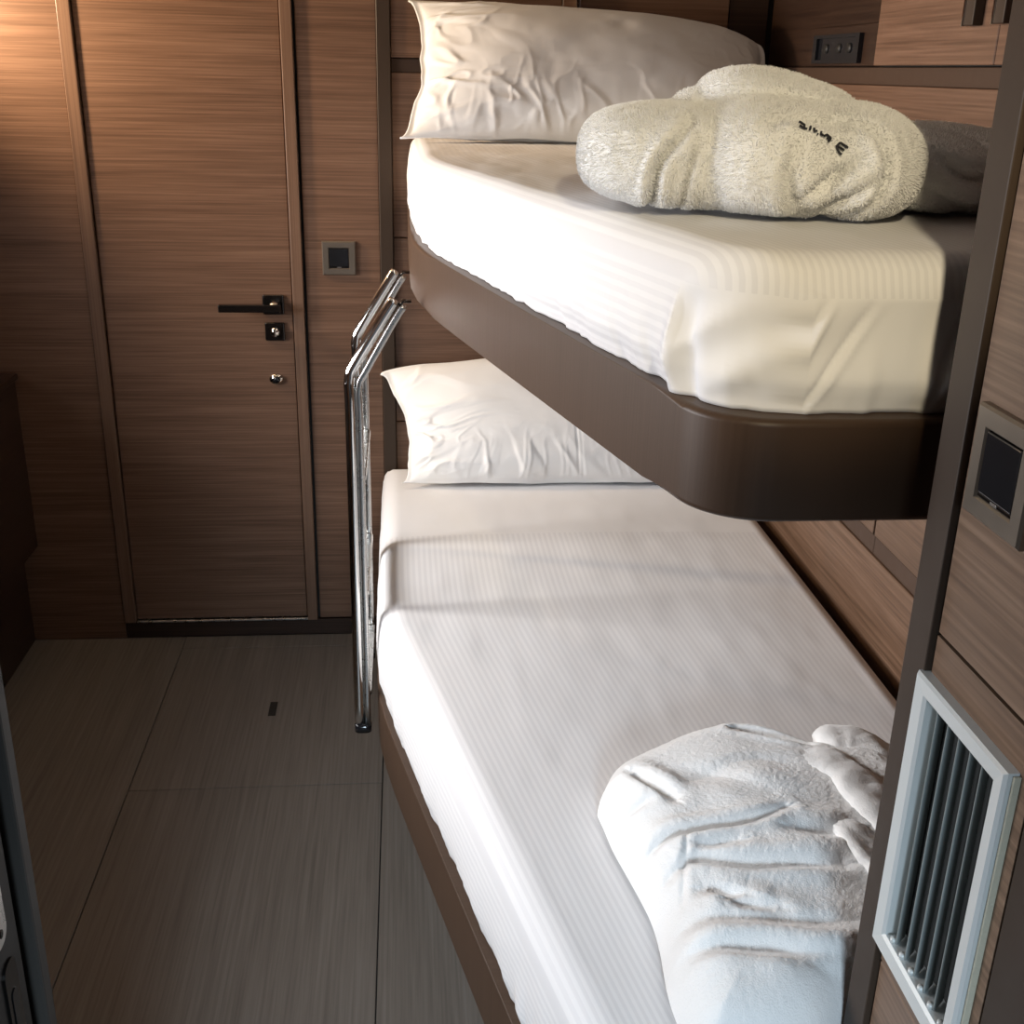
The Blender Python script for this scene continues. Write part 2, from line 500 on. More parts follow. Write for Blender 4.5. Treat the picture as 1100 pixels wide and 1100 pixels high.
def keep_plate(z0, z1, y0, y1, mat):
    """rounded strike plate on the frame, facing +x"""
    h = (z1 - z0) / 2; a = (y1 - y0) / 2
    prof = rrect(a, h, min(a, h) * 0.85, 5)
    bm = bmesh.new(); cy = (y0 + y1) / 2; cz = (z0 + z1) / 2
    vs = [bm.verts.new((-0.306, cy + p[0], cz + p[1])) for p in prof]
    f = bm.faces.new(vs)
    r = bmesh.ops.extrude_face_region(bm, geom=[f])
    for v in [g for g in r['geom'] if isinstance(g, bmesh.types.BMVert)]:
        v.co.x += 0.0022
    o = from_bm('strike_plate', bm, mat, door2)
    b2 = bmesh.new()
    vs = [b2.verts.new((-0.3036, cy + p[0] * 0.45, cz + p[1] * 0.55)) for p in prof]
    b2.faces.new(vs)
    r = bmesh.ops.extrude_face_region(b2, geom=list(b2.faces))
    for v in [g for g in r['geom'] if isinstance(g, bmesh.types.BMVert)]:
        v.co.x += 0.0006
    from_bm('latch_slot', b2, BLACK, o)
    tube('screw', [(-0.304, cy, z0 + 0.012), (-0.3025, cy, z0 + 0.012)], oval(0.0035, 0.0035, 10), GUN, o)
    return o


keep_plate(0.827, 0.985, 0.685, 0.713, STEEL)
keep_plate(0.690, 0.807, 0.694, 0.718, GUN)

# partition on the right with bronze post; wood panels face the corridor
part = tag(box('wall_partition', XP + 0.016, XP + 0.034, -1.2, 0.868, 0.0, ZC, BLACKM, None, 0), kind='structure')


def part_panel(y0, y1, z0, z1, mat=WOOD_P_LIT, x=XP, name='wood_panel'):
    return box(name, x, XP + 0.016, y0, y1, z0, z1, mat, part, 0.0012)


part_panel(-1.2, 0.8335, 1.0012, ZC)
bm = bmesh.new()                                       # this panel is cut out for the vent
for (a0, a1, b0, b1) in ((0.665, 0.8335, 0.6485, 0.690), (0.665, 0.8335, 0.945, 0.9988), (0.665, 0.6985, 0.690, 0.945), (0.8195, 0.8335, 0.690, 0.945)):
    bm_box(bm, XP, XP + 0.016, a0, a1, b0, b1)
from_bm('wood_panel', bm, WOOD_P_LIT, part)
part_panel(0.640, 0.8335, 0.0, 0.6463)
part_panel(-1.2, 0.6635, 0.6485, 0.9988, BRONZE)  # wood panel in shade; the shade is put in as dark lacquer
part_panel(-1.2, 0.638, 0.0, 0.6463, BRONZE)  # lower panel, its shade painted in with the same dark lacquer
tag(box('trim_3', XP - 0.006, XP + 0.036, 0.8355, 0.8760, 0.0, ZC, BRONZE, None, 0.0015, 2), kind='structure')
tag(box('wall_foot', XP + 0.034, XR, 0.74, 0.785, 0.0, ZC, WOOD_DARK, None, 0), kind='structure')

switch_plate('cabin_switch', (XP, 0.774, 1.1655), 'x', 0.0445, 0.0270, 'large bronze switch with a dark glass face, above the white air vent')

# air vent
vent = empty('air_vent', (XP, 0.757, 0.674), 'pale aluminium air vent with upright louvres, set low in the right-hand partition', 'vent')
vy0, vy1, vz0, vz1 = 0.680, 0.838, 0.672, 0.963
vf = 0.019
bm = bmesh.new()
lo = lambda m, d: [(XP - d, vy0 + m, vz0 + m), (XP - d, vy1 - m, vz0 + m), (XP - d, vy1 - m, vz1 - m), (XP - d, vy0 + m, vz1 - m)]
rows = [[bm.verts.new(p) for p in l] for l in (lo(0, -0.002), lo(0, 0.0090), lo(0.0025, 0.0115), lo(vf - 0.003, 0.0100), lo(vf, 0.0075), lo(vf, -0.012))]
for i in range(len(rows) - 1):
    for k in range(4):
        bm.faces.new((rows[i][k], rows[i][(k + 1) % 4], rows[i + 1][(k + 1) % 4], rows[i + 1][k]))
from_bm('frame', bm, ALU, vent)
box('gasket', XP - 0.0055, XP + 0.0005, vy0 - 0.0028, vy0 - 0.0002, vz0 + 0.002, vz1 - 0.002, FOAM, vent, 0.0005)
box('duct_back', XP + 0.0125, XP + 0.0155, vy0 + vf, vy1 - vf, vz0 + vf, vz1 - vf, DUCT, vent, 0)
inner0, inner1 = vy0 + vf, vy1 - vf
for k in range(6):
    yy = inner0 + (k + 0.5) * (inner1 - inner0) / 6.0
    bm = bmesh.new()
    bm_box(bm, -0.0085, 0.0085, -0.0009, 0.0009, vz0 + vf + 0.0005, vz1 - vf - 0.0005, 0.0007)
    for v in bm.verts:
        x, y = v.co.x, v.co.y; a = math.radians(40)
        v.co.x = XP + 0.0025 + x * math.cos(a) - y * math.sin(a); v.co.y = yy + x * math.sin(a) + y * math.cos(a)
    sl = from_bm('louvre', bm, ALU_D, vent)
    tube('pivot', [(XP - 0.004, yy, vz0 + vf), (XP - 0.004, yy, vz0 + vf + 0.004)], oval(0.0032, 0.0032, 10), ALU, sl)

# ------------------------------------------------------------------ lockers above the upper bunk
lk = empty('overhead_locker', (0.36, YD, 1.4625), 'brown wood overhead locker on the end wall above the upper pillow', 'locker')
box('door', -0.0285, 0.3585, YD - 0.004, YD + 0.0175, 1.4632, ZC, WOOD, lk, 0.0012)
d2 = box('door', 0.3605, 0.745, YD - 0.004, YD + 0.0175, 1.4632, ZC, WOOD, lk, 0.0012)
bm = bmesh.new(); bm_box(bm, 0.389, 0.399, YD - 0.020, YD - 0.004, 1.535, 1.70, 0.002, 2)
from_bm('pull_handle', bm, CHROME, d2)
box('end_panel', 0.747, 0.838, YD - 0.002, YD + 0.0175, 1.4632, ZC, WOOD_DARK, lk, 0.001)  # dark veneer paints in the shade of this corner

lr = empty('overhead_locker', (XR, 1.66, 1.4625), 'brown wood overhead locker with chrome pulls on the wall above the towelling robe', 'locker')
bm = bmesh.new()
bm_box(bm, XR + 0.0005, XR + 0.0175, 0.80, 2.093, 1.4622, ZC)
from_bm('carcass', bm, BLACKM, lr)
da = box('door', XR - 0.014, XR, 1.6545, 2.094, 1.4635, ZC, WOOD, lr, 0.0012)
db = box('door', XR - 0.014, XR, 0.95, 1.6515, 1.4635, ZC, WOOD, lr, 0.0012)
for (yy, dd) in ((1.730, da), (1.640, db)):
    bm = bmesh.new()
    bm_box(bm, XR - 0.030, XR - 0.014, yy - 0.026, yy + 0.002, 1.516, 1.70, 0.0018, 2)
    g = from_bm('finger_pull', bm, BRONZE, dd)
    box('chrome_edge', XR - 0.032, XR - 0.013, yy + 0.0022, yy + 0.0062, 1.515, 1.70, CHROME, g, 0.001)

sk = empty('socket_panel', (XR, 2.31, 1.493), 'black socket panel in the dark recess above the upper bunk', 'socket')
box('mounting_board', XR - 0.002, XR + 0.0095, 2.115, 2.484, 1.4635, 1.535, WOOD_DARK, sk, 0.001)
bm = bmesh.new()
y0, y1, z0, z1 = 2.185, 2.435, 1.468, 1.520
fr = [[(XR - 0.002, y0, z0), (XR - 0.002, y1, z0), (XR - 0.002, y1, z1), (XR - 0.002, y0, z1)],
      [(XR - 0.011, y0, z0), (XR - 0.011, y1, z0), (XR - 0.011, y1, z1), (XR - 0.011, y0, z1)],
      [(XR - 0.011, y0 + 0.02, z0 + 0.006), (XR - 0.011, y1 - 0.02, z0 + 0.006), (XR - 0.011, y1 - 0.02, z1 - 0.006), (XR - 0.011, y0 + 0.02, z1 - 0.006)],
      [(XR - 0.005, y0 + 0.02, z0 + 0.006), (XR - 0.005, y1 - 0.02, z0 + 0.006), (XR - 0.005, y1 - 0.02, z1 - 0.006), (XR - 0.005, y0 + 0.02, z1 - 0.006)]]
rows = [[bm.verts.new(p) for p in l] for l in fr]
for i in range(3):
    for k in range(4):
        bm.faces.new((rows[i][k], rows[i][(k + 1) % 4], rows[i + 1][(k + 1) % 4], rows[i + 1][k]))
bm.faces.new(rows[3])
from_bm('socket_frame', bm, BLACK, sk)
for yy in (2.245, 2.30, 2.37):
    tube('socket_hole', [(XR - 0.0045, yy, 1.495), (XR - 0.0075, yy, 1.495)], oval(0.012, 0.009, 14), BLACKM, sk)

# desk cabinet on the hull side
cab = empty('desk_cabinet', (-1.15, 2.0, 0.0), 'dark wood desk cabinet against the end wall at the far left', 'cabinet')
box('cabinet_top', XL + 0.009, -0.945, 1.05, YD - 0.001, 0.712, 0.728, WOOD_DARK, cab, 0.002)
for k in range(3):
    a = 1.07 + k * 0.576
    box('drawer_front', -0.968, -0.952, a, a + 0.573, 0.272, 0.708, WOOD_DARK, cab, 0.0015)
box('carcass', XL + 0.009, -0.969, 1.07, YD - 0.002, 0.268, 0.711, WOOD_DARK, cab, 0.001)
box('plinth', XL + 0.009, -0.993, 1.10, YD - 0.002, 0.0, 0.267, WOOD_DARK, cab, 0.001)

# the fittings that carry the two warm lamps
tag(tube('downlight', [(0.17, -0.12, ZC - 0.001), (0.17, -0.12, ZC - 0.012), (0.17, -0.12, ZC - 0.016)], oval(0.042, 0.042, 24), STEEL, None), 'small round ceiling downlight over the entrance', 'lamp')
wl = empty('wall_lamp', (-1.20, YD, 1.66), 'small steel wall lamp on the end wall over the desk', 'lamp')
tube('wall_plate', [(-1.20, YD - 0.001, 1.76), (-1.20, YD - 0.014, 1.76)], oval(0.035, 0.035, 20), STEEL, wl)
tube('arm', smooth_path([(-1.20, YD - 0.012, 1.76), (-1.20, YD - 0.12, 1.79), (-1.20, 2.55, 1.76)], 6), oval(0.006, 0.006, 10), STEEL, wl)
tube('socket', [(-1.20, 2.55, 1.765), (-1.20, 2.55, 1.73)], oval(0.016, 0.016, 14), STEEL, wl)

# ------------------------------------------------------------------ berths
def taper(y, straight, y_a, x_a, slope, soft):
    """left edge of a berth: straight run at the head, tapering towards the foot"""
    line = x_a - slope * (y - y_a)
    d = line - straight
    return straight + 0.5 * (d + np.sqrt(d * d + soft * soft))


def xl_upper(y):
    return taper(np.asarray(y, float), 0.004, 1.594, 0.110, 0.2515, 0.028)


def xl_lower(y):
    return taper(np.asarray(y, float), -0.070, 1.479, 0.036, 0.237, 0.020)


def berth_outline(xl, xr, y0, y1, rad, n=26):
    """plan outline, counter-clockwise, with a rounded corner at the near left"""
    pts = [(xr, y0), (xr, y1), (float(xl(y1)), y1)]
    # down the left side
    slope = float((xl(y0 + 0.05) - xl(y0 + 0.25)) / 0.2)
    ang = math.atan(slope)                                        # lean of the side
    # corner circle tangent to the side line and to y = y0
    cx_y = y0 + rad
    # x of side line at height y: xl; tangent centre offset rad / cos(ang)
    cx = float(xl(cx_y)) + rad / math.cos(ang)
    ys = np.linspace(y1, cx_y + rad * math.sin(ang), n)[1:]
    # the tangent point is (cx - rad*cos(ang), cx_y - rad*sin(ang)) on the line
    ty = cx_y - rad * math.sin(ang)
    ys = np.linspace(y1, ty, n)[1:]
    for y in ys:
        pts.append((float(xl(y)), float(y)))
    a0 = math.pi + ang; a1 = 1.5 * math.pi
    for k in range(1, 13):
        t = a0 + (a1 - a0) * k / 12
        pts.append((cx + rad * math.cos(t), cx_y + rad * math.sin(t)))
    return pts


UB0, UB1 = 1.056, 1.155        # underside and top of the upper frame
ub = empty('upper_bunk', (0.42, 1.9, UB0), 'upper bunk with a tapering bronze-brown front board and rounded corner', 'bunk')
o = prism('bunk_frame', berth_outline(xl_upper, 0.834, 0.950, 2.795, 0.085), UB0, UB1, BUNK, ub, 0.007, 3)
o.data.polygons.foreach_set('use_smooth', [True] * len(o.data.polygons))
mod = o.modifiers.new('wn', 'WEIGHTED_NORMAL'); mod.keep_sharp = False

lb = empty('lower_bunk', (0.38, 1.9, 0.0), 'lower bunk with a low tapering dark brown base', 'bunk')
LB0, LB1 = 0.195, 0.305
o = prism('bunk_frame', berth_outline(xl_lower, 0.834, 0.80, 2.795, 0.05), LB0, LB1, BUNK, lb, 0.004, 2)
o.data.polygons.foreach_set('use_smooth', [True] * len(o.data.polygons))
mod = o.modifiers.new('wn', 'WEIGHTED_NORMAL')
bp = berth_outline(lambda y: xl_lower(y) + 0.14, 0.834, 0.86, 2.795, 0.05)
prism('plinth', bp, 0.0, LB0, WOOD_DARK, lb, 0)


def mattress(name, xl, xr, y0, y1, zb, zt, r, corner, mat, label, wr, seed, notch=None, crown=0.008):
    """sheeted mattress: rounded slab between the two side curves"""
    # stations along the bed (clustered near the foot), columns across it (clustered at the edges)
    t = np.concatenate([np.linspace(0, 0.02, 6)[:-1], np.linspace(0.02, 0.16, 70)[:-1], np.linspace(0.16, 1.0, 130)])
    ys = y0 + (y1 - y0) * t
    e = r * 1.6
    c = np.concatenate([np.linspace(0, e, 16)[:-1], np.linspace(e, 1 - e, 150), np.linspace(1 - e, 1, 16)[1:]])
    ny, nx = len(ys), len(c)
    XLs = xl(ys).copy()
    if corner > 0:
        d = np.clip((y0 + corner - ys) / corner, 0, 1)
        XLs = XLs + corner * (1 - np.sqrt(np.clip(1 - d * d, 0, 1)))
    XRs = np.full(ny, xr)
    if notch:
        XRs = np.where(ys < notch[1], notch[0], xr)
    W = XRs - XLs
    cc = c.copy()
    X = XLs[:, None] + W[:, None] * cc[None, :]
    Y = np.repeat(ys[:, None], nx, 1)
    dl = X - XLs[:, None]; dr = XRs[:, None] - X; d0 = Y - y0; d1 = y1 - Y
    d = np.minimum(np.minimum(dl, dr), np.minimum(d0, d1))
    q = np.clip(d / r, 0, 1)
    # blend of both edges at the corners
    fall = lambda dd: (1 - np.sqrt(np.clip(1 - (1 - np.clip(dd / r, 0, 1)) ** 2, 0, 1)))
    drop = np.sqrt(np.minimum(fall(dl) ** 2 + fall(d0) ** 2, 1) * 1.0 + 0)
    drop = np.maximum(drop, np.maximum(fall(dr), fall(d1)))
    Z = zt - r * np.clip(drop, 0, 1) + crown * np.sin(np.pi * np.clip(cc, 0, 1))[None, :] * np.sin(np.pi * np.clip((Y - y0) / (y1 - y0), 0, 1) ** 0.6)
    P = np.stack([X, Y, Z], -1).reshape(-1, 3)
    wob = wr * 0.0028 * fbm(P * np.array([5, 3, 1]) + seed, 2) + wr * 0.0011 * fbm(P * np.array([22, 9, 1]) + seed + 5, 2)
    P[:, 2] += wob * np.clip(d.reshape(-1) / 0.05, 0, 1)
    V = [P]; F = []
    idx = np.arange(ny * nx).reshape(ny, nx)
    a = idx[:-1, :-1].ravel(); b = idx[:-1, 1:].ravel(); cq = idx[1:, 1:].ravel(); dq = idx[1:, :-1].ravel()
    F += list(zip(a, b, cq, dq))
    # skirt round the perimeter
    per = list(idx[0, :]) + list(idx[1:, -1]) + list(idx[-1, -2::-1]) + list(idx[-2:0:-1, 0])
    per = np.array(per); n = len(per)
    base = P[per]
    nxt = np.roll(base, -1, 0); prv = np.roll(base, 1, 0)
    tg = nxt - prv; nrm = np.stack([tg[:, 1], -tg[:, 0], np.zeros(n)], 1)
    nrm /= np.linalg.norm(nrm, axis=1)[:, None] + 1e-9
    nrm = (nrm + np.roll(nrm, 1, 0) + np.roll(nrm, -1, 0)) / 3
    s = np.concatenate([[0], np.cumsum(np.linalg.norm(np.roll(base, -1, 0) - base, axis=1))[:-1]])
    K = 22
    prev = per; start = ny * nx
    ztop = base[:, 2]
    XL0 = np.asarray(xl(ys))
    uvx = [((X - XL0[:, None]) / (xr - XL0)[:, None] * (xr - float(xl(y1)))).ravel()]
    uvy = [Y.ravel()]
    ux = uvx[0][per]; uy = uvy[0][per]
    isleft = np.zeros(n, bool); isleft[-(ny - 2):] = True; isfoot = np.zeros(n, bool); isfoot[:nx] = True
    hosp = y0 + corner * 0.97                    # tucked fold where the corner begins
    dq_ = base[:, 1] - hosp
    tuck = np.where(isleft, 0.006 * np.exp(-((dq_ - 0.006) / 0.012) ** 2) - 0.008 * np.exp(-((dq_ + 0.014) / 0.010) ** 2), 0) * (1.0 if corner > 0.05 else 0.4)
    cr_u = base[:, 0]
    crk = np.zeros(n)
    incorner = isleft & (base[:, 1] < hosp)
    for k in range(1, K + 1):
        f = k / K
        z = ztop + (zb - ztop) * f
        bulge = 0.005 * math.sin(math.pi * min(f * 1.1, 1)) - 0.010 * max(0, f - 0.72) / 0.28
        pp = np.stack([s * 26, np.full(n, f * 1.3), np.full(n, seed * 1.0)], 1)
        gath = wr * 0.0050 * (f ** 1.2) * vnoise(pp) + wr * 0.0035 * f * vnoise(pp * np.array([2.6, 1, 1]) + 9)
        crk = np.zeros(n)
        if corner > 0.05:
            for (c0, ln_, dp, wd) in ((0.305, 0.028, 0.016, 0.0032), (0.322, 0.045, 0.022, 0.0036), (0.352, 0.060, 0.012, 0.0040), (0.285, 0.010, 0.010, 0.0032), (0.47, 0.03, 0.007, 0.005)):
                crk = crk + np.where(isfoot, dp * np.exp(-((cr_u - (c0 + ln_ * (1 - f))) / wd) ** 2) - 0.6 * dp * np.exp(-((cr_u - (c0 + 0.009 + ln_ * (1 - f))) / wd) ** 2), 0)
        slant = np.stack([s * 11 + f * 1.6, np.full(n, f * 0.8), np.full(n, seed + 3.0)], 1)
        fold = wr * 0.0042 * math.sin(math.pi * f) * np.abs(vnoise(slant)) * np.where(isfoot | incorner, 3.2, 0.5)
        q2 = base + nrm * (bulge + gath - fold - crk * f * (1.15 - f) + tuck * min(1, f * 2.2))[:, None]
        q2[:, 2] = z
        if k == K:
            q2[:, 2] = zb + 0.0
        V.append(q2)
        hgt = (ztop - z)
        uvx.append(ux - np.where(isleft, hgt, 0)); uvy.append(np.where(isfoot, uy - hgt, np.where(incorner, 0.0, uy)))
        cur = np.arange(start, start + n); start += n
        F += list(zip(prev, cur, np.roll(cur, -1), np.roll(prev, -1)))
        prev = cur
    F.append(tuple(prev))
    V = np.concatenate(V); UVX = np.concatenate(uvx); UVY = np.concatenate(uvy)
    o = from_np(name, V, F, mat)
    bmx = bmesh.new(); bmx.from_mesh(o.data); bmesh.ops.recalc_face_normals(bmx, faces=bmx.faces); bmx.to_mesh(o.data); bmx.free()
    uv = o.data.uv_layers.new(name='cloth')
    li = np.zeros(len(o.data.loops), int); o.data.loops.foreach_get('vertex_index', li)
    uv.data.foreach_set('uv', np.stack([UVX[li], UVY[li]], 1).astype(np.float32).ravel())
    tag(o, label, 'mattress')
    return o


ZU = 1.298     # top of the upper mattress
ZL = 0.490     # top of the lower mattress
mu = mattress('upper_mattress', lambda y: xl_upper(y) + 0.006, 0.822, 0.963, 2.785, UB1 + 0.0005, ZU, 0.035, 0.080, SHEET_UP,
              'white striped sheeted mattress on the upper bunk, lit from the window side', 1.0, 3.0)
ml = mattress('lower_mattress', lambda y: xl_lower(y) + 0.005, 0.818, 0.812, 2.785, LB1 + 0.0005, ZL, 0.045, 0.03, SHEET_LOW,
              'long white striped sheeted mattress on the lower bunk under the ladder shadow', 0.8, 11.0, notch=(0.436, 0.886))


# ------------------------------------------------------------------ pillows
def pillow(name, LL, LR, UL, UR, nrm, tf, tb, label, seed, pull=(0.06, 0.03, 0.03, 0.03), seam=None, rnd=0.0):
    """pillow in a flanged cotton case, between four corner points; front swells along nrm"""
    nu, nv = 240, 120
    s = np.linspace(0, 1, nu); t = np.linspace(0, 1, nv)
    Sg, Tg = np.meshgrid(s, t, indexing='ij')
    LL, LR, UL, UR = map(lambda a: np.array(a, float), (LL, LR, UL, UR))
    nrm = np.array(nrm, float); nrm /= np.linalg.norm(nrm)
    su, tv = Sg.copy(), Tg.copy()
    # concave edges between the corner ears
    lft, rgt, bot, top = pull
    ear = lambda x: np.clip(np.sin(np.pi * x), 0, 1) ** 0.5
    su = Sg + lft * ear(Tg) * (1 - Sg) ** 4 - rgt * ear(Tg) * Sg ** 4
    tv = Tg + bot * ear(Sg) * (1 - Tg) ** 3 - top * ear(Sg) * Tg ** 3
    jx = 0.007 * fbm(np.stack([Sg * 6, Tg * 5, np.full_like(Sg, seed + 40)], -1).reshape(-1, 3), 3).reshape(nu, nv)
    su = su + jx * (np.abs(Sg - 0.5) * 2) ** 3 - rnd * (Sg * Tg) ** 6; tv = tv + 1.3 * jx * (np.abs(Tg - 0.5) * 2) ** 3 - 1.6 * rnd * (Sg * Tg) ** 6
    B = (LL * ((1 - su) * (1 - tv))[..., None] + LR * (su * (1 - tv))[..., None] + UL * ((1 - su) * tv)[..., None] + UR * (su * tv)[..., None])
    fl_s, fl_t = 0.016, 0.008
    a = np.clip((np.minimum(Sg, 1 - Sg) - fl_s) / (0.5 - fl_s), 0, 1)
    b = np.clip((np.minimum(Tg, 1 - Tg) - fl_t) / (0.5 - fl_t), 0, 1)
    prof = (1 - (1 - a) ** 2.6) ** 0.62 * (1 - (1 - b) ** 2.2) ** 0.58
    out = []
    for sign, T in ((1, tf), (-1, tb)):
        Q = B + nrm * (sign * T * prof)[..., None]
        q = np.stack([Sg * 5, Tg * 3.2, np.full_like(Sg, seed + sign)], -1).reshape(-1, 3)
        # creases: across the closed end at the left, upright along the lower seam, few in the middle
        wx = fbm(np.stack([Sg * 3, Tg * 3, np.full_like(Sg, seed + 9)], -1).reshape(-1, 3), 2).reshape(nu, nv)
        wy = fbm(np.stack([Sg * 3, Tg * 3, np.full_like(Sg, seed + 19)], -1).reshape(-1, 3), 2).reshape(nu, nv)

        def ridge(u, v, k):
            n_ = vnoise(np.stack([u, v, np.full_like(u, seed + k)], -1).reshape(-1, 3)).reshape(nu, nv)
            return 1 - np.clip(np.abs(n_) * 2.6, 0, 1)
        lw = np.exp(-(Sg / 0.20) ** 2) + 0.6 * np.exp(-((1 - Sg) / 0.14) ** 2)
        bw = np.exp(-(Tg / 0.26) ** 2) * (0.25 + 0.75 * sstep(0.12, 0.30, Sg)) * (1 - 0.55 * sstep(0.35, 0.6, Sg))
        rl = ridge(Sg * 7 + wx * 1.4, (Tg + 0.35 * Sg) * 9 + wy * 1.3, 3) + 0.5 * ridge(Sg * 16 + wx * 2, (Tg - 0.3 * Sg) * 15 + wy * 2, 5)
        rb = ridge((Sg + 0.12 * Tg) * 21 + wx * 1.6, Tg * 3.0 + wy, 8) + 0.5 * ridge((Sg - 0.1 * Tg) * 38 + wx * 2, Tg * 4 + wy, 13)
        low = fbm(q, 3).reshape(nu, nv)
        w_ = 0.0085 * rl * np.clip(lw, 0, 1) + 0.0065 * rb * bw + 0.0050 * low * np.clip(prof, 0, 1)
        if seam is not None:
            w_ = w_ - 0.0022 * np.exp(-((Sg - seam) / 0.0035) ** 2) - 0.0016 * np.exp(-((Sg - seam - 0.013) / 0.003) ** 2)
        Q = Q + nrm * (sign * w_ * np.clip(prof * 3, 0.12, 1))[..., None]
        # flange flutter
        fl = 0.006 * vnoise(np.stack([Tg * 7, Sg * 9, np.full_like(Sg, seed + 2)], -1).reshape(-1, 3)).reshape(nu, nv) * (1 - np.clip(prof * 4, 0, 1))
        Q = Q + nrm * fl[..., None] + nrm * (sign * 0.0012)
        out.append(Q.reshape(-1, 3))
    V = np.concatenate(out)
    idx = np.arange(nu * nv).reshape(nu, nv)
    F = []
    a_, b_, c_, d_ = idx[:-1, :-1].ravel(), idx[1:, :-1].ravel(), idx[1:, 1:].ravel(), idx[:-1, 1:].ravel()
    F += list(zip(a_, b_, c_, d_))
    o2 = nu * nv
    F += list(zip(a_ + o2, d_ + o2, c_ + o2, b_ + o2))
    per = np.array(list(idx[:, 0]) + list(idx[-1, 1:]) + list(idx[-2::-1, -1]) + list(idx[0, -2:0:-1]))
    pn = np.roll(per, -1)
    F += list(zip(per, per + o2, pn + o2, pn))
    return V, F


def clamp_pillow(V, zmin, ymax, xmin=None):
    """rest on the mattress and against the wall"""
    k = 0.004
    d = V[:, 2] - zmin
    V[:, 2] = zmin + np.where(d < 0, 0.0008 + 0.02 * 0, np.maximum(d, 0.0008))
    V[:, 1] = np.minimum(V[:, 1], ymax)
    return V


def add_pillow(name, label, zmin, seed, **kw):
    V, F = pillow(name, nrm=kw['nrm'], LL=kw['LL'], LR=kw['LR'], UL=kw['UL'], UR=kw['UR'], tf=kw['tf'], tb=kw['tb'], label=label, seed=seed, pull=kw.get('pull', (0.06, 0.03, 0.03, 0.03)), seam=kw.get('seam'), rnd=kw.get('rnd', 0.0))
    V = clamp_pillow(V, zmin, YD - 0.007)
    o = from_np(name, V, F, COTTON)
    bmx = bmesh.new(); bmx.from_mesh(o.data); bmesh.ops.recalc_face_normals(bmx, faces=bmx.faces); bmx.to_mesh(o.data); bmx.free()
    return tag(o, label, 'pillow')


add_pillow('pillow', 'white pillow leaning on the wall at the head of the upper bunk', ZU + 0.003, 21.0,
           LL=(-0.012, 2.47, 1.305), LR=(0.80, 2.50, 1.30), UL=(0.012, 2.755, 1.578), UR=(0.835, 2.745, 1.535),
           nrm=(-0.05, -0.72, 0.66), tf=0.085, tb=0.06, pull=(0.045, 0.02, 0.0, -0.03), rnd=0.05)
add_pillow('pillow', 'white pillow on the lower bunk, partly hidden behind the upper frame', ZL + 0.003, 35.0,
           LL=(-0.02, 2.60, 0.505), LR=(0.78, 2.60, 0.50), UL=(-0.066, 2.750, 0.735), UR=(0.78, 2.75, 0.76),
           nrm=(-0.05, -0.75, 0.62), tf=0.085, tb=0.05, pull=(0.045, 0.03, 0.0, -0.14), seam=0.545)

# ------------------------------------------------------------------ ladder
ld = empty('bunk_ladder', (-0.09, 2.10, 0.218), 'polished steel ladder hooked on the upper bunk, beside the lower bunk', 'ladder')


def rail(y, zh, foot):
    x = -0.100
    outer = smooth_path([(x, y, foot), (x, y, foot + 0.3), (x, y, zh - 0.20), (x, y, zh - 0.135), (x + 0.012, y, zh - 0.105), (x + 0.060, y, zh - 0.028), (x + 0.080, y, zh + 0.003)], 6)
    r = tube('rail', outer, oval(0.0105, 0.0105, 16), CHROME, ld)
    inner = smooth_path([(x + 0.0155, y, foot + 0.01), (x + 0.0155, y, foot + 0.3), (x + 0.0155, y, zh - 0.22), (x + 0.0155, y, zh - 0.15), (x + 0.030, y, zh - 0.118), (x + 0.078, y, zh - 0.034), (x + 0.096, y, zh - 0.006)], 6)
    tube('inner_rail', inner, rrect(0.0085, 0.0060, 0.004, 3), STEEL, r)
    tube('hook', [(x + 0.088, y, zh - 0.006), (x + 0.094, y, zh + 0.001), (x + 0.1085, y, zh + 0.001)], rrect(0.008, 0.0022, 0.0015, 2), GUN, r)
    tube('foot_cap', [(x + 0.006, y, foot - 0.004), (x + 0.006, y, foot + 0.014)], rrect(0.0108, 0.0165, 0.0105, 5), BLACK, r)
    return r


rail(1.955, 1.068, 0.224)
rail(2.255, 1.068, 0.224)
for z in (0.745, 0.515, 0.300):
    bm = bmesh.new(); bm_box(bm, -0.106, -0.076, 1.964, 2.246, z - 0.006, z + 0.006, 0.003, 2)
    st = from_bm('tread', bm, STEEL, ld)
    for yy in (1.967, 2.243):
        bm = bmesh.new()
        vs = [(-0.092, yy - 0.003, z - 0.005), (-0.078, yy - 0.003, z - 0.005), (-0.086, yy - 0.003, z - 0.085), (-0.092, yy - 0.003, z - 0.085)]
        A = [bm.verts.new(p) for p in vs]; Bq = [bm.verts.new((p[0], p[1] + 0.006, p[2])) for p in vs]
        bm.faces.new(A); bm.faces.new(Bq[::-1])
        for k in range(4):
            bm.faces.new((A[k], Bq[k], Bq[(k + 1) % 4], A[(k + 1) % 4]))
        from_bm('tread_bracket', bm, CHROME, st)


# ------------------------------------------------------------------ bathrobes
def fuzz(V, N, seed, amp=0.0008, freq=230.0):
    n = vnoise(V * freq + seed) + 0.6 * vnoise(V * freq * 2.1 + seed + 3)
    return V + N * (amp * n)[:, None]


def normals(me):
    a = np.zeros(len(me.vertices) * 3); me.vertices.foreach_get('normal', a)
    return a.reshape(-1, 3)


def coords(me):
    a = np.zeros(len(me.vertices) * 3); me.vertices.foreach_get('co', a)
    return a.reshape(-1, 3)


